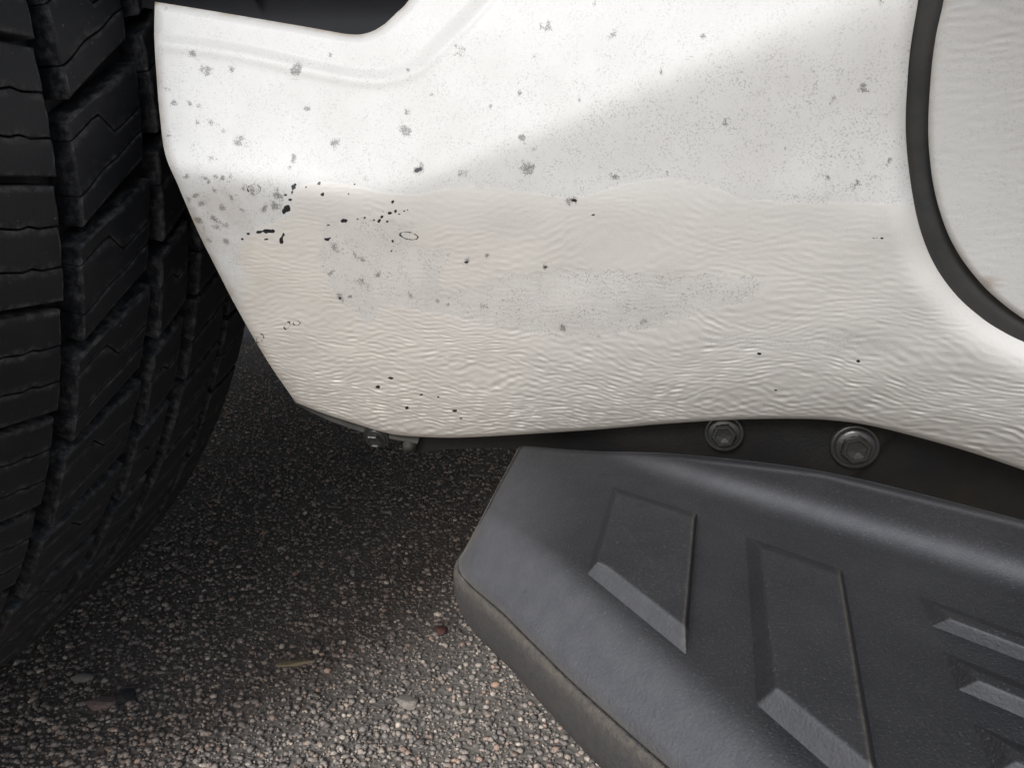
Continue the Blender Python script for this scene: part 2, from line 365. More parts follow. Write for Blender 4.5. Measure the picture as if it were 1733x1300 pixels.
def panel(name, top, bot, lef, rig, door=False, ny=560):
    G = coons(top, bot, lef, rig); U, V = G[..., 0], G[..., 1]
    y = body_y(U, V) if not door else base_y(U, V) - .26 / 4200 * (330 - V) + .0012
    dg = dist_poly(U, V, spline(GAP_D if door else GAP_F, 60))
    px = 1 / 4200.
    if door:
        k = np.clip(1 - dg / 12, 0, 1); y += .0011 * k ** 2.2
    else:
        w = np.interp(V, [0, 250, 450, 700], [34, 40, 60, 70])
        k = np.clip(1 - dg / w, 0, 1); y += np.interp(V, [150, 420], [.0022, .0066]) * k ** 2.2
        da = dist_poly(U, V, spline(ARCH, 50)); y += .0022 * np.clip(1 - da / 16, 0, 1) ** 2
        db = dist_poly(U, V, spline(BOT, 60)); y += .0016 * np.clip(1 - db / 7, 0, 1) ** 2
        # pressed step around the vent
        cr = spline(CREASE, 80); dc = dist_poly(U, V, cr)
        poly = [(200, -400), (200, 60)] + [tuple(p) for p in cr] + [(900, -400)]
        sd = np.where(inside(U, V, poly), dc, -dc)
        wid = np.interp(U, [260, 600, 760], [9, 10, 14])
        y += .0020 * sstep(-1, 1, sd / wid) - .0005 * np.exp(-((sd + 14) / 10) ** 2)
        dv = dist_poly(U, V, spline(VENT, 60)); y += .0040 * np.clip(1 - dv / 16, 0, 1) ** 2
    P = on_y(U, V, y)
    film, spot, chip, grime, cream = dirt(U, V, door)
    h, big, s = ripple(U, V, P)
    if door:
        amp = .00002 + 0 * U; brown = .45 * np.clip(1 - dg / 18, 0, 1) ** 1.5
        brown = np.maximum(brown, .9 * np.clip(1.2 - np.hypot((U - 1672) / 26, (V - 480) / 14), 0, 1))
    else:
        brown = .55 * np.clip(1 - da / 10, 0, 1) + .9 * np.clip(1 - dv / 7, 0, 1)
        brown += .28 * sstep(300, 330, V) * (1 - sstep(380, 480, U)) * (1 - sstep(470, 560, V))
        rip = np.clip(film + .35 * sstep(330, 480, V), 0, 1)
        fade = sstep(0, 14, dist_poly(U, V, spline(BOT, 60)))
        near = 1 - sstep(0, 60, 75 - dg) * .85
        amp = rip * np.interp(V, [300, 380, 520, 640, 740], [.000018, .00004, .00008, .00019, .00036]) * (.55 + .45 * fade) * near
        amp = amp * np.interp(U, [250, 450, 900, 1500, 1800], [.8, 1.1, 1, .72, .6])
        y = y - .00006 * film                                # thickness of the film
    y = y - amp * h - (.00003 if door else .00010) * big * (.4 + .6 * sstep(250, 400, V))
    P = on_y(U, V, y)
    ny_, nx_ = U.shape
    V3 = [P.reshape(-1, 3)]; A = {'cream': cream * np.interp(U, [400, 800, 1500, 1800], [1, .9, .45, .3]) * np.interp(V, [300, 420], [.5, 1]), 'spot': spot, 'chip': chip, 'grime': grime, 'brown': np.clip(brown, 0, 1)}
    A = {k: [a.ravel()] for k, a in A.items()}
    F = [grid_faces(ny_, nx_)]; off = ny_ * nx_
    # returned edges (folded sheet metal) on every side
    idx = np.arange(ny_ * nx_).reshape(ny_, nx_)
    for e, ids in enumerate((idx[0], idx[-1][::-1], idx[:, 0][::-1], idx[:, -1])):
        q = P.reshape(-1, 3)[ids]; prev = ids; inw = (q - EYE) / np.linalg.norm(q - EYE, axis=1)[:, None]
        for dy in (.0012, .004, .012):
            r = q + inw * dy; V3.append(r)
            cur = off + np.arange(len(ids)); off += len(ids)
            F.append(np.stack([prev[:-1], prev[1:], cur[1:], cur[:-1]], 1)); prev = cur
            for k in A: A[k].append(np.full(len(ids), .6 if k == 'brown' else (.4 if k == 'grime' else 0)))
    me = np_mesh(name, np.vstack(V3), np.vstack(F), {k: np.concatenate(a) for k, a in A.items()})
    return part(name, me, M_PAINT), P

NX, NY = 900, 520
top = np.vstack([spline(VENT, 330), np.linspace((735, -90), (1566, -90), NX - 330 + 1)[1:]])
lef = spline(ARCH, NY)
rig_pts = spline(GAP_F, int(NY * .78)); rig = np.vstack([rig_pts, np.linspace((1810, 612), (1810, 822), NY - len(rig_pts) + 1)[1:]])
fender, FP = panel('fender', top, spline(BOT, NX), lef, rig)
fender['label'] = 'white fender with splash spots, chipped edge and wrinkled cream protective film'
top = np.linspace((1612, -90), (1830, -90), 130); bot = np.linspace((1810, 582), (1830, 592), 130)
door, DP = panel('door', top, bot, spline(GAP_D, 420), np.linspace((1830, -90), (1830, 592), 420), door=True)
door['label'] = 'white door panel with brown dust along its curved edge'

# door seal in the gap
a = spline(GAP_F, 160); b = spline(GAP_D, 160); a = a + (a - b) * .25; b = b + (b - a) * .18
tt = np.linspace(0, 1, 15)
G = a[:, None] * (1 - tt)[None, :, None] + b[:, None] * tt[None, :, None]
U, V = G[..., 0], G[..., 1]
gf = spline(GAP_F, 160); gd = spline(GAP_D, 160)
yf = body_y(gf[:, 0], gf[:, 1]) + np.interp(gf[:, 1], [150, 420], [.0022, .0066]) + .0030
yd = base_y(gd[:, 0], gd[:, 1]) - .26 / 4200 * (330 - gd[:, 1]) + .0012 + .0011 + .0030
y = yf[:, None] * (1 - tt)[None] + yd[:, None] * tt[None] - .0012 * np.sin(math.pi * np.clip((tt - .2) / .65, 0, 1))[None]
y += .0002 * wnoise(U, V, 20, (0, .02), (0, .02), 3)
P = on_y(U, V, y); me = np_mesh('door_seal', P.reshape(-1, 3), grid_faces(*U.shape))
part('door_seal', me, M_SEAL)

# dark vent insert behind the pressed opening
vb_ = spline([(240, 12), (330, 24), (420, 39), (520, 56), (592, 68), (630, 66), (660, 50), (684, 28), (704, 6), (736, -45), (750, -120)], 80)
vt_ = np.linspace((240, -125), (750, -125), 80)
G = coons(vt_, vb_, np.linspace(vt_[0], vb_[0], 24), np.linspace(vt_[-1], vb_[-1] , 24)); U, V = G[..., 0], G[..., 1]
y = body_y(U, V) + .012 - .010 * sstep(40, -90, V)
P = on_y(U, V, y); part('vent_insert', np_mesh('vent_insert', P.reshape(-1, 3), grid_faces(*U.shape)), M_VENT)

# ------------------------------------------------------------------ sill behind the bottom edge, flange, bolts
sb = np.array([(640, 735), (700, 747), (760, 747), (900, 742), (1000, 735), (1120, 725), (1230, 712), (1330, 708), (1470, 718), (1560, 740), (1650, 765), (1733, 792), (1810, 820)])
lo = np.array([(690, 763), (710, 766), (770, 760), (880, 760), (1000, 775), (1120, 795), (1230, 815), (1330, 835), (1470, 865), (1560, 890), (1650, 920), (1733, 950), (1810, 990)])
A_ = spline(sb - np.array([0, 25]), 200); B_ = spline(lo, 200)
tt = np.linspace(0, 1, 34); G = A_[:, None] * (1 - tt)[None, :, None] + B_[:, None] * tt[None, :, None]
U, V = G[..., 0], G[..., 1]
ye = body_y(U, np.interp(U, _bot[:, 0], _bot[:, 1]))
SILL_OFF = .010
def sill_y(U, V):
    vb = np.interp(U, _bot[:, 0], _bot[:, 1])
    return body_y(U, vb) + SILL_OFF + np.interp(U, [650, 900, 1100], [.002, .003, 0]) + .00003 * (V - vb)
y = sill_y(U, V) + .0010 * wnoise(U, V, 16, (0, .012), (0, .02), 21)
y += .0025 * sstep(0, 8, U - (1510 + (V - 735) * -.9)) * (U > 1000)          # lapped sheet joint
P = on_y(U, V, y); part('sill', np_mesh('sill', P.reshape(-1, 3), grid_faces(*U.shape)), M_SILL)['label'] = 'black sill plate with brown dust smears under the white panel'
# short grey flange at the rear corner of the arch
A_ = spline([(488, 655), (545, 690), (610, 712), (680, 728), (712, 735)], 60); B_ = spline([(500, 684), (540, 705), (600, 728), (650, 741), (706, 752)], 60)
tt = np.linspace(0, 1, 8); G = A_[:, None] * (1 - tt)[None, :, None] + B_[:, None] * tt[None, :, None]; U, V = G[..., 0], G[..., 1]
y = body_y(U, np.minimum(V, np.interp(U, _bot[:, 0], _bot[:, 1]))) + .007 - .002 * tt[None]
P = on_y(U, V, y)
Q = P + np.array([0, .006, .001])
me = np_mesh('flange', np.vstack([P.reshape(-1, 3), Q[:, -1], (Q + np.array([0, .02, 0]))[:, -1]]),
             np.vstack([grid_faces(*U.shape), grid_faces(60, 3)[:0] if False else np.array([[i * 8 + 7, (i + 1) * 8 + 7, 480 + i + 1, 480 + i] for i in range(59)]), np.array([[480 + i, 481 + i, 541 + i, 540 + i] for i in range(59)])]))
part('flange', me, M_FLANGE)

def lathe(bm, prof, seg, M):
    rings = []
    for r, z in prof:
        rings.append([bm.verts.new(M @ Vector((r * math.cos(2 * math.pi * k / seg), r * math.sin(2 * math.pi * k / seg), z))) for k in range(seg)])
    for a, b in zip(rings[:-1], rings[1:]):
        for k in range(seg): bm.faces.new((a[k], a[(k + 1) % seg], b[(k + 1) % seg], b[k]))
    return rings
def bolt(name, u, v, y, scale, tilt, spin):
    c = on_y(u, v, y); root = None
    d = Vector((-.25, -1, tilt)).normalized(); q = d.to_track_quat('Z', 'Y').to_matrix().to_4x4()
    M = Matrix.Translation(Vector(c)) @ q @ Matrix.Rotation(spin, 4, 'Z') @ Matrix.Scale(scale, 4)
    bm = bmesh.new()
    lathe(bm, [(11.2, -3), (11.2, -.4), (10.8, .1), (9.9, .4), (9.3, .1)], 48, M)              # boss on the sill
    r = lathe(bm, [(9.2, -1), (9.2, .8), (8.8, 1.3), (7.6, 1.7), (6.4, 2.0)], 48, M)
    me = bm_mesh('washer', bm); w = part('bolt', me, M_BOLT)
    bm = bmesh.new()
    def hexring(r, z, rnd=0):
        return [bm.verts.new(M @ Vector((r * math.cos(math.pi * k / 3), r * math.sin(math.pi * k / 3), z))) for k in range(6)]
    R = [hexring(7.1, 1.0), hexring(7.1, 5.0), hexring(6.5, 5.8), hexring(5.2, 5.8), hexring(4.6, 4.9), hexring(1.5, 4.4)]
    for a, b in zip(R[:-1], R[1:]):
        for k in range(6): bm.faces.new((a[k], a[(k + 1) % 6], b[(k + 1) % 6], b[k]))
    bm.faces.new(R[-1])
    bmesh.ops.bevel(bm, geom=[e for e in bm.edges if len(e.link_faces) == 2 and e.calc_face_angle(0) > .4], offset=.00025 * scale * 1000, segments=2, affect='EDGES')
    h = link('hex_head', bm_mesh('hex_head', bm), M_BOLT, w, smooth=False)
    return w
bolt('bolt', 1225, 734, float(sill_y(np.array(1225.), np.array(737.))) - .0025, .00078, .02, .2)
bolt('bolt', 1447, 757, float(sill_y(np.array(1447.), np.array(757.))) - .0030, .00090, .02, .35)
bolt('bolt', 636, 741, float(sill_y(np.array(700.), np.array(741.))) - .004, .00062, -.5, .0)
# small black clip beside the flange
bm = bmesh.new()
c = on_y(694, 752, float(sill_y(np.array(700.), np.array(745.))) - .003)
bmesh.ops.create_cube(bm, size=1); bmesh.ops.scale(bm, vec=(.0062, .010, .0055), verts=bm.verts)
bmesh.ops.bevel(bm, geom=bm.edges[:], offset=.0008, segments=2, affect='EDGES')
bmesh.ops.rotate(bm, cent=(0, 0, 0), matrix=Matrix.Rotation(.18, 3, 'Y'), verts=bm.verts); bmesh.ops.translate(bm, vec=c, verts=bm.verts)
part('clip', bm_mesh('clip', bm), M_DARK)

# ------------------------------------------------------------------ running board: plan frame (l along, w across, mm), deck height ZB
ZB = .262; DROP = CAM_H - ZB
O2 = np.array([-.022, .211]); TH = R_(-44); E1 = np.array([math.cos(TH), math.sin(TH)]); E2 = np.array([math.sin(TH), -math.cos(TH)])
def w_edge(l): return np.where(l < 150, .26 * l * np.clip(1 - np.maximum(l - 60, 0) / 400, .5, 1), .26 * 150 * .775) + 0 * l
def board_h(l, w):
    """height over the deck in mm"""
    line = -19 + .33 * (l - 38)                              # where the outer strip starts to fall away
    line = np.minimum(line, 22)
    h = -.58 * softplus(w - line, 2.2)
    # the strip along the slanted end falls away too
    dend = ((l + 59) * 89 - (w + 89) * 59) / math.hypot(89, 59)   # distance from the end line, inside +
    h -= .16 * softplus(26 - dend, 5) * sstep(-130, -40, w + 0 * l)
    # cove and raised inner ridge
    c = -112 - .06 * l
    rise = sstep(0, 1, (c + 14 - w) / 34)
    grow = sstep(-30, 40, l)
    h += 6.4 * rise * grow
    inner = np.interp(l, [-59, -32, -3, 49, 117, 170, 600], [-89, -106, -130, -156, -163, -165, -165])
    h -= 4.0 * np.clip(1 - (w - inner) / 5.0, 0, 1) ** 2
    return h
def board_point(l, w, h):
    """l, w in mm on the deck plane seen along the pixel direction, then lifted to height h along that direction; past the frame the board bends to run along the body"""
    l = np.asarray(l, float); w = np.asarray(w, float)
    # bend for l > 190
    lb = np.maximum(l - 190, 0); ang = np.clip(lb / 190, 0, 1) * R_(31)
    ls = np.linspace(0, 900, 901); an = np.clip(ls / 190, 0, 1) * R_(31)
    cx = np.cumsum(np.cos(an)); cyy = np.cumsum(-np.sin(an)); cx -= cx[0]; cyy -= cyy[0]
    L = np.where(l > 190, 190 + np.interp(lb, ls, cx), l) + np.where(l > 190, np.sin(ang) * (-w) * -1, 0) * 1.0
    Wd = np.where(l > 190, np.interp(lb, ls, cyy) + w * np.cos(ang), w)
    xy = O2 + (L[..., None] * E1 + Wd[..., None] * E2) * .001
    k = (DROP - h * .001) / DROP
    k = np.where(l > 190, 1, k)
    z = np.where(l > 190, ZB + h * .001, CAM_H - DROP * k)
    return np.stack([xy[..., 0] * k, xy[..., 1] * k, z], -1)
NLW = (330, 230)
inner_c = spline([(-59, -89), (-32, -107), (-3, -131), (49, -156), (117, -163), (190, -165), (330, -165), (560, -165)], NLW[0])
ol = np.linspace(0, 560, 80); outer_pts = np.stack([ol, w_edge(ol)], 1)
cor = [(-7, -11), (-2.6, -3.6), (3.5, 1.6), (12, 4.2)]
outer_c = spline(cor + [tuple(p) for p in outer_pts if p[0] > 24], NLW[0])
left_c = spline([(-59, -89), (-33, -50), (-7, -11)], NLW[1]); right_c = np.linspace((560, -165), outer_c[-1], NLW[1])
G = coons(inner_c, outer_c, left_c, right_c)
lq, wq = G[..., 0], G[..., 1]
hq = board_h(lq, wq)
de = np.minimum(dist_poly(lq, wq, left_c[::12]), dist_poly(lq, wq, outer_c[::6]))
hq = hq - 2.6 * np.clip(1 - de / 5.0, 0, 1) ** 2
P = board_point(lq, wq, hq)
dust = .60 * np.clip(1 - de / 3.4, 0, 1) ** 1.2 * np.clip(.25 + .75 * sstep(-60, 0, wq), 0, 1)
dend_ = ((lq + 59) * 89 - (wq + 89) * 59) / math.hypot(89, 59)
painted_sheen = sstep(-8, 10, wq - np.minimum(-19 + .33 * (lq - 38), 22))  # sheen of lip, end, cove and ridge put into the colour
painted_sheen = np.maximum(painted_sheen, .55 * sstep(40, 4, dend_) * sstep(-95, -40, wq))
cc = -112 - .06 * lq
painted_sheen = np.maximum(painted_sheen, .9 * np.exp(-((wq - (cc - 2)) / 8.0) ** 2) * sstep(-45, 10, lq))
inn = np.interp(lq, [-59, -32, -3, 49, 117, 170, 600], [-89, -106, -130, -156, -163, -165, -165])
painted_sheen = np.maximum(painted_sheen, .7 * np.exp(-((wq - inn - 5) / 2.2) ** 2) * sstep(-20, 30, lq))
V3 = [P.reshape(-1, 3)]; F = [grid_faces(*lq.shape)]; D = [dust.ravel()]; SH = [painted_sheen.ravel()]
idx = np.arange(lq.size).reshape(lq.shape); off = lq.size
ids = np.r_[idx[:, 0], idx[-1][1:]]; q = P.reshape(-1, 3)[ids]
nrm = np.zeros_like(q); tg = np.gradient(q, axis=0); nrm[:, 0] = tg[:, 1]; nrm[:, 1] = -tg[:, 0]
nrm /= np.linalg.norm(nrm, axis=1)[:, None] + 1e-9
cen = P.reshape(-1, 3).mean(0)
if ((q - cen) * nrm).sum(1).mean() < 0: nrm = -nrm
prev = ids
for o_, dz, du in ((.0007, -.0006, .85), (.0014, -.0016, .75), (.0018, -.0032, .45), (.0018, -.006, .34), (.0012, -.012, .30), (-.001, -.019, .28), (-.004, -.024, .25), (-.009, -.0265, .25), (-.02, -.027, .2)):
    r = q + nrm * o_ + np.array([0, 0, dz]); V3.append(r); D.append(np.full(len(ids), du)); SH.append(np.full(len(ids), .35))
    cur = off + np.arange(len(ids)); off += len(ids); F.append(np.stack([prev[:-1], prev[1:], cur[1:], cur[:-1]], 1)); prev = cur
# back face of the inner edge
ids = idx[0]; q = P.reshape(-1, 3)[ids]; prev = ids
for dy, dz in ((.001, -.001), (.002, -.004), (.002, -.025)):
    r = q + np.array([dy, dy, dz]); V3.append(r); D.append(np.full(len(ids), .15)); SH.append(np.zeros(len(ids))); cur = off + np.arange(len(ids)); off += len(ids)
    F.append(np.stack([prev[1:], prev[:-1], cur[:-1], cur[1:]], 1)); prev = cur
board = part('running_board', np_mesh('running_board', np.vstack(V3), np.vstack(F), {'dust': np.concatenate(D), 'painted_sheen': np.concatenate(SH)}), M_BOARD)
board['label'] = 'black plastic running board with raised step pads and dusty rim'

def step_pad(corners, hgt=5.0, slope=(2.2, 8.8, 1.0, 3.5), n=26):
    """raised plate with sloping walls on the deck; corners in mm: top-left, top-right, bottom-right, bottom-left; slope = run of the walls left, near, right, far"""
    tl, tr, br, bl = [np.array(c, float) for c in corners]
    s = np.linspace(0, 1, n); G = coons(tl + (tr - tl) * s[:, None], bl + (br - bl) * s[:, None], tl + (bl - tl) * s[:, None], tr + (br - tr) * s[:, None])
    # denser near the walls
    k = np.linspace(0, 1, 110)
    A = coons(tl + (tr - tl) * k[:, None], bl + (br - bl) * k[:, None], tl + (bl - tl) * k[:, None], tr + (br - tr) * k[:, None])
    U, V = A[..., 0], A[..., 1]
    dl = dist_poly(U, V, [tl, bl]); dn = dist_poly(U, V, [bl, br]); dr = dist_poly(U, V, [tr, br]); df = dist_poly(U, V, [tl, tr])
    t = np.minimum.reduce([dl / slope[0], dn / slope[1], dr / slope[2], df / slope[3]])
    h = -.6 + (hgt + .6) * (1 - np.logaddexp(0, (1 - np.clip(t, 0, 1.6)) * 14) / 14) ; h = np.minimum(h, hgt)
    edge = np.exp(-((dr - slope[2] - .2) / .5) ** 2) * .55
    P = board_point(U, V, board_h(U, V) * .35 + h)
    return link('step_pad', np_mesh('step_pad', P.reshape(-1, 3), grid_faces(*U.shape), {'dust': edge.ravel(), 'painted_sheen': (sstep(1.08, .95, dn / slope[1]) * sstep(-.04, .08, dl / slope[0] - dn / slope[1]) * .85).ravel()}), M_BOARD, board)  # near walls coloured lighter to imitate the light they catch
step_pad([(-3, -83), (33, -86), (76, -12), (32, -25)])
step_pad([(53, -83), (86, -84), (131, 4), (97, -8)], 6.0, (5.2, 9.4, 1.0, 4))
for i in range(2, 8):
    l0 = 53 + 55 * (i - 1)
    def pt(f, w_): return (l0 + f, w_)
    for j in range(4):                                        # the following pads are split into cross bars
        wa = -85 + j * 23.5; wb = wa + 14.5
        sa = 44 * (wa + 83) / 78; sb_ = 44 * (wb + 83) / 78
        step_pad([(l0 + sa, wa), (l0 + sa + 34, wa), (l0 + sb_ + 34, wb), (l0 + sb_, wb)], 4.4, (6.2, 8.0, 1.0, 2.5))

# ------------------------------------------------------------------ wheel
WX, WY, WD, WR, WC = -.569, .422, .191, .406, .013
wheel = bpy.data.objects.new('wheel', None); COL.objects.link(wheel); wheel.parent = truck; wheel.matrix_parent_inverse = TINV
wheel.location = (WX, WY, WR); wheel.rotation_euler = (0, 0, -WD)       # local X: rearward, local Y: towards the vehicle, Z up
wheel['label'] = 'front wheel turned with black all terrain tread facing outward'
def crown(w): return WR - WC * (np.abs(w) / .13) ** 3
GD = .0125
prof = [(-.128, .250), (-.140, .275), (-.146, .31), (-.143, .345), (-.134, .372)]
wv = np.linspace(-.124, .124, 25); prof += [(a, crown(a) - GD) for a in wv]
prof += [(.134, .372), (.143, .345), (.146, .31), (.140, .275), (.128, .250)]
prof = np.array(prof); ph = np.linspace(0, 2 * math.pi, 181)
V3 = np.stack([np.outer(np.cos(ph), prof[:, 1]), np.tile(prof[:, 0], (181, 1)), np.outer(np.sin(ph), prof[:, 1])], -1)
me = np_mesh('tyre', V3.reshape(-1, 3), grid_faces(181, len(prof)), {'edge': np.zeros(181 * len(prof))}); link('tyre', me, M_RUB, wheel)
rp = np.array([(-.128, .252), (-.120, .245), (-.10, .225), (-.06, .215), (.10, .215), (.128, .245), (.128, .252)]); 
V3 = np.stack([np.outer(np.cos(ph), rp[:, 1]), np.tile(rp[:, 0], (181, 1)), np.outer(np.sin(ph), rp[:, 1])], -1)
link('rim', np_mesh('rim', V3.reshape(-1, 3), grid_faces(181, len(rp))), M_BOLT, wheel)
dp = np.array([(-.075, .0), (-.078, .05), (-.06, .10), (-.05, .20), (-.055, .217)])
V3 = np.stack([np.outer(np.cos(ph), dp[:, 1]), np.tile(dp[:, 0], (181, 1)), np.outer(np.sin(ph), dp[:, 1])], -1)
link('rim_disc', np_mesh('rim_disc', V3.reshape(-1, 3), grid_faces(181, len(dp))), M_BOLT, wheel)

NP = 52; PITCH_A = 2 * math.pi / NP; PL = PITCH_A * WR           # pitch length ~ 49 mm
def wrap(w, t, r):
    a = -t / WR                                                   # t measured downwards along the rear of the tread
    return np.stack([r * np.cos(a), w, r * np.sin(a)], -1)
def block_mesh(name, w0, w1, cuts, skew_l=0., skew_r=0., bev=.0009, sipe=.00038, slot=.0028):
    """cuts: list of functions t(s), s in 0..1 across; lamellae lie between consecutive cuts; first and last are the slots"""
    Vs, Fs, Es = [], [], []; off = 0
    K = 17
    for j in range(len(cuts) - 1):
        s = np.linspace(0, 1, K)
        ta = cuts[j](s) + (slot if j == 0 else sipe); tb = cuts[j + 1](s) - (slot if j == len(cuts) - 2 else sipe)
        b = bev / (w1 - w0); sk = np.r_[0, b * .3, b, np.linspace(b * 1.6, 1 - b * 1.6, K - 6), 1 - b, 1 - b * .3, 1]
        ta = np.interp(sk, s, ta); tb = np.interp(sk, s, tb)
        m = 9; ba = bev if j == 0 else bev * .35; bb = bev if j == len(cuts) - 2 else bev * .35
        T = np.empty((m, K)); DR = np.zeros((m, K)); E = np.zeros((m, K))
        fr = np.r_[0, 0, 0, np.linspace(.2, .8, 3), 1, 1, 1]; of = np.r_[0, ba * .3, ba, 0, 0, 0, -bb, -bb * .3, 0]
        for i in range(m): T[i] = ta + (tb - ta) * fr[i] + of[i]
        rowd = np.r_[ba, ba * .3, 0, 0, 0, 0, 0, bb * .3, bb]; cold = np.r_[bev, bev * .3, np.zeros(K - 4), bev * .3, bev]
        DR = np.maximum(rowd[:, None], cold[None]); E = np.clip(DR / bev, 0, 1); E[2] = .8; E[-3] = .8; E[:, 2] = 1; E[:, -3] = 1
        Wd = w0 + (w1 - w0) * sk[None] + np.interp(T, [-PL / 2, 0, PL / 2], [0, 0, 0])
        edge_wob = .0003 * np.sin(T * 420 + j)
        Wd = Wd + skew_l * (T / PL) * (1 - sk[None]) + skew_r * (T / PL) * sk[None] + edge_wob * (1 - 2 * sk[None]) ** 3 * -1
        Rr = crown(Wd) - DR
        P = wrap(Wd, T, Rr); Vs.append(P.reshape(-1, 3)); Es.append(E.ravel()); Fs.append(grid_faces(m, K) + off)
        idx = np.arange(m * K).reshape(m, K) + off; off += m * K
        ring = np.r_[idx[0], idx[1:, -1], idx[-1][-2::-1], idx[-2:0:-1, 0]]
        loc = ring - idx[0, 0]
        Tf, Wf = T.ravel()[loc], Wd.ravel()[loc]
        wc = Wf.mean(); tc = Tf.mean(); flare = 1.03
        Q = wrap(wc + (Wf - wc) * flare, Tf, crown(Wf) - GD - .001); Vs.append(Q); Es.append(np.zeros(len(Q)))
        base = off + np.arange(len(Q)); off += len(Q)
        Fs.append(np.stack([ring, base, np.roll(base, -1), np.roll(ring, -1)], 1)[:, ::-1])
    return np_mesh(name, np.vstack(Vs), np.vstack(Fs), {'edge': np.concatenate(Es)})
def lin(t0, slope, wav=0, k=1, zig=0):
    def f(s):
        y = t0 + slope * (s - .5) + wav * np.sin(2 * math.pi * k * s)
        if zig: y = y + zig * (np.clip((s - .42) / .16, 0, 1) - .5)
        return y
    return f
h = PL / 2
rows = [
    (-.122, -.100, [lin(-h, .004), lin(h, .004)], 0, 0),
    (-.0930, -.0480, [lin(-h, .001), lin(-h * .30, .0015, .0007, 4), lin(h * .36, .0015, .0007, 4), lin(h, .001)], 0, .002),
    (-.0390, .0030, [lin(-h, -.027), lin(-h * .30, -.029, 0, 1, .013), lin(h * .34, -.027, .0006, 2), lin(h, -.027)], .004, -.004),
    (.0130, .0340, [lin(-h, -.017), lin(-h * .1, -.017, 0, 1, .006), lin(h, -.017)], .002, .002),
    (.0440, .0740, [lin(-h, -.018), lin(0, -.018, .0006, 2), lin(h, -.018)], 0, 0),
    (.0810, .1130, [lin(-h, -.008), lin(0, -.008, .0006, 2), lin(h, -.008)], 0, 0),
]
for ri, (w0, w1, cuts, sl, sr) in enumerate(rows):
    bmv = block_mesh('tread_block', w0, w1, cuts, sl, sr, slot=.0042 if ri in (2, 3) else .0016)
    bmv.materials.append(M_RUB); bmv.polygons.foreach_set('use_smooth', np.ones(len(bmv.polygons), bool))
    shift = [0, .1, .30, .62, .2, .7][ri] * PITCH_A
    for k in range(NP):
        a = shift + k * PITCH_A
        am = (a + math.pi) % (2 * math.pi) - math.pi
        if not (-R_(75) < am < R_(105)): continue
        o = bpy.data.objects.new('tread_block', bmv); COL.objects.link(o); o.parent = wheel; o.rotation_euler = (0, a, 0)

# ------------------------------------------------------------------ the rest of the vehicle round the view
ph = np.linspace(R_(-14), R_(190), 60)
V3 = np.stack([np.stack([WX - .01 + .50 * np.cos(ph), np.full(60, yy), .47 + .47 * np.sin(ph)], 1) for yy in (.378, .40, .55, .80)], 0)
V3[..., 2] = np.maximum(V3[..., 2], .345)
part('wheel_arch_liner', np_mesh('wheel_arch_liner', V3.reshape(-1, 3), grid_faces(4, 60)), M_DARK)
def box(name, lo_, hi_, m, bev=.01):
    bm = bmesh.new(); bmesh.ops.create_cube(bm, size=1)
    bmesh.ops.scale(bm, vec=[b - a for a, b in zip(lo_, hi_)], verts=bm.verts); bmesh.ops.translate(bm, vec=[(a + b) / 2 for a, b in zip(lo_, hi_)], verts=bm.verts)
    if bev: bmesh.ops.bevel(bm, geom=bm.edges[:], offset=bev, segments=3, affect='EDGES')
    return part(name, bm_mesh(name, bm), m)
box('underbody', (-.07, .345, .315), (2.6, 2.05, .42), M_DARK)
box('inner_wheel_wall', (-1.25, .80, .33), (-.075, 2.0, .9), M_DARK)
# side wall above the view with the wheel opening cut out, hood and cab
def prism(name, poly, y0, y1, m):
    bm = bmesh.new()
    vs = [bm.verts.new((x, y0 - .16 * x - .25 * max(x - .1, 0), z)) for x, z in poly]; f = bm.faces.new(vs)
    r = bmesh.ops.extrude_face_region(bm, geom=[f]); 
    for v in [g for g in r['geom'] if isinstance(g, bmesh.types.BMVert)]: v.co.y = y1
    bmesh.ops.recalc_face_normals(bm, faces=bm.faces[:]); bmesh.ops.triangulate(bm, faces=bm.faces[:])
    return part(name, bm_mesh(name, bm), m, smooth=False)
arc = [(WX + .455 * math.cos(a), .44 + .455 * math.sin(a)) for a in np.linspace(R_(1), R_(179), 30)]
prism('upper_body', [(2.4, .51), (2.4, 1.02), (1.0, 1.06), (-1.45, .98), (-1.5, .60), (-1.4, .45)] + arc[::-1] + [(-.09, .51)], .318, .36, M_SEAL if False else M_PAINT)
box('hood', (-1.45, .37, .94), (.55, 2.05, 1.05), M_PAINT, .04)
bm = bmesh.new()
for yy in (.42, 2.0):
    for x, z in ((.45, 1.0), (1.15, 1.72), (2.6, 1.78), (2.6, 1.0)): bm.verts.new((x, yy + (.12 if z > 1.2 and yy < 1 else (-.12 if z > 1.2 else 0)), z))
bm.verts.ensure_lookup_table(); v = bm.verts
for q in ((0, 1, 2, 3), (7, 6, 5, 4), (0, 4, 5, 1), (1, 5, 6, 2), (2, 6, 7, 3), (3, 7, 4, 0)): bm.faces.new([v[i] for i in q])
bmesh.ops.recalc_face_normals(bm, faces=bm.faces[:]); bmesh.ops.bevel(bm, geom=bm.edges[:], offset=.04, segments=3, affect='EDGES')
part('cab', bm_mesh('cab', bm), M_PAINT)

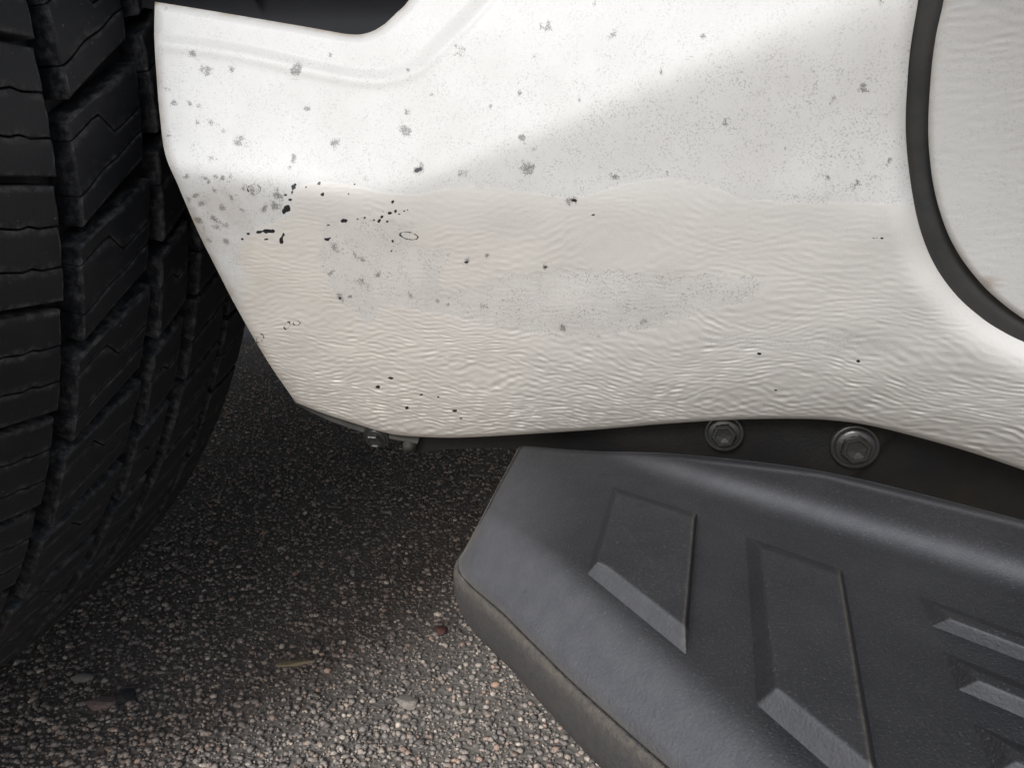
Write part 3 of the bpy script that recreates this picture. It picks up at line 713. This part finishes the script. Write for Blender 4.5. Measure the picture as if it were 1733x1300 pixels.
# ------------------------------------------------------------------ asphalt aggregate
PAL = np.array([1.9, 1.72, 1.56]) * np.array([(.20, .19, .185), (.13, .125, .125), (.27, .25, .235), (.34, .31, .28), (.09, .085, .085), (.24, .19, .165), (.28, .20, .16), (.46, .43, .39), (.045, .045, .048), (.19, .17, .155)])
PW = np.array([.2, .2, .14, .07, .12, .08, .04, .03, .05, .07]); PW /= PW.sum()
ico = bmesh.new(); bmesh.ops.create_icosphere(ico, subdivisions=1, radius=1); IV = np.array([v.co[:] for v in ico.verts]); IF = np.array([[v.index for v in f.verts] for f in ico.faces]); ico.free()
def in_view(x, y, m=120):
    u, v, z = project(np.stack([x, y, np.zeros_like(x)], -1)); return (u > -m) & (u < 1180) & (v > 560) & (v < 1300 + m)
def scatter(n, smin, smax, seed):
    g = np.random.default_rng(seed); x = g.uniform(-.75, .30, n * 4); y = .36 + 1.3 * g.random(n * 4) ** 1.9
    k = in_view(x, y); x, y = x[k][:n], y[k][:n]; n = len(x)
    r = smin + (smax - smin) * g.random(n) ** 2.6
    return g, x, y, r, n
g, X, Y, Rr, n = scatter(62000, .0007, .0025, 1)
Vv = IV[None] * (1 + g.normal(0, .16, (n, len(IV), 1))) * np.stack([Rr * g.uniform(.8, 1.35, n), Rr * g.uniform(.8, 1.35, n), Rr * g.uniform(.5, .95, n)], 1)[:, None]
an = g.uniform(0, 6.283, n); c, s = np.cos(an)[:, None], np.sin(an)[:, None]
Vv = np.stack([Vv[..., 0] * c - Vv[..., 1] * s, Vv[..., 0] * s + Vv[..., 1] * c, Vv[..., 2]], -1)
relief = .0010 * wnoise(X, Y, 30, (0, 90), (0, 90), 31)
Vv += np.stack([X, Y, .0001 + .25 * Rr + np.abs(relief) * .5], 1)[:, None]
tint = PAL[g.choice(len(PAL), n, p=PW)]; tint = (tint * .72 + .28 * np.array([.36, .315, .28])) * g.uniform(.75, 1.2, (n, 1))
me = np_mesh('aggregate', Vv.reshape(-1, 3), (IF[None] + (np.arange(n) * len(IV))[:, None, None]).reshape(-1, 3), {'tint': np.repeat(tint, len(IV), 0)})
tag(link('aggregate', me, M_STONE, ground, smooth=False), kind='stuff')
# the larger stones, one by one
protos = []
ico = bmesh.new(); bmesh.ops.create_icosphere(ico, subdivisions=1, radius=1)
for j in range(14):
    vv = IV * (1 + rng.normal(0, .15, (len(IV), 1))) * np.array([rng.uniform(.9, 1.3), rng.uniform(.75, 1.05), rng.uniform(.45, .7)])
    m_ = np_mesh('stone', vv, IF, {'tint': np.tile(PAL[[0, 2, 3, 6, 1, 5, 7, 9, 4, 2, 0, 1, 3, 4][j]] * 1.05, (len(IV), 1))}); m_.materials.append(M_STONE); protos.append(m_)
ico.free()
g, X, Y, Rr, n = scatter(290, .0027, .0044, 2)
for i in range(n):
    o = bpy.data.objects.new('stone', protos[int(g.integers(14))]); COL.objects.link(o); o.parent = ground
    o.location = (X[i], Y[i], Rr[i] * .12); o.scale = (Rr[i],) * 3; o.rotation_euler = (g.normal(0, .15), g.normal(0, .15), g.uniform(0, 6.28))

# loose pebbles lying on the asphalt
def pebble(u, v, size, sc, col, rot, label, seed):
    bm = bmesh.new(); bmesh.ops.create_icosphere(bm, subdivisions=2, radius=1); gg = np.random.default_rng(seed)
    dirs = gg.normal(size=(9, 3)); dirs /= np.linalg.norm(dirs, axis=1)[:, None]
    for w_ in bm.verts:
        p = np.array(w_.co)
        for d_ in dirs:
            t_ = p @ d_
            if t_ > .72: p = p - d_ * (t_ - .72)
        w_.co = p * np.array(sc) * size
    me = bm_mesh('pebble', bm); at = me.attributes.new('tint', 'FLOAT_COLOR', 'POINT')
    at.data.foreach_set('color', np.tile(np.array([*[c_ * .75 for c_ in col], 1.], np.float32), len(me.vertices)))
    p = on_z(u, v, 0.0); o = link('pebble', me, M_STONE, None, smooth=False)
    o.location = (p[0], p[1], sc[2] * size * .66); o.rotation_euler = (0, 0, rot); return tag(o, label, 'pebble')
pebble(172, 1196, .0105, (1.25, .7, .45), (.30, .22, .20), .15, 'pinkish flat pebble touching the black pebble on the asphalt', 1)
pebble(212, 1185, .0100, (.8, .95, .55), (.025, .025, .028), .7, 'black angular pebble beside the pinkish flat pebble', 2)
pebble(690, 1196, .0085, (1.2, .7, .5), (.46, .40, .34), -.3, 'pale tan pebble on the asphalt beside the running board', 3)
pebble(500, 1128, .0105, (1.6, .35, .3), (.40, .33, .21), .15, 'slender tan seed husk like pebble lying alone on the asphalt', 4)
pebble(140, 1153, .0070, (1.3, .7, .5), (.38, .36, .32), .1, 'small cream pebble behind the pinkish flat pebble', 5)
pebble(745, 1070, .0065, (.9, 1.1, .5), (.16, .06, .05), .5, 'dark red pebble close to the running board edge', 6)
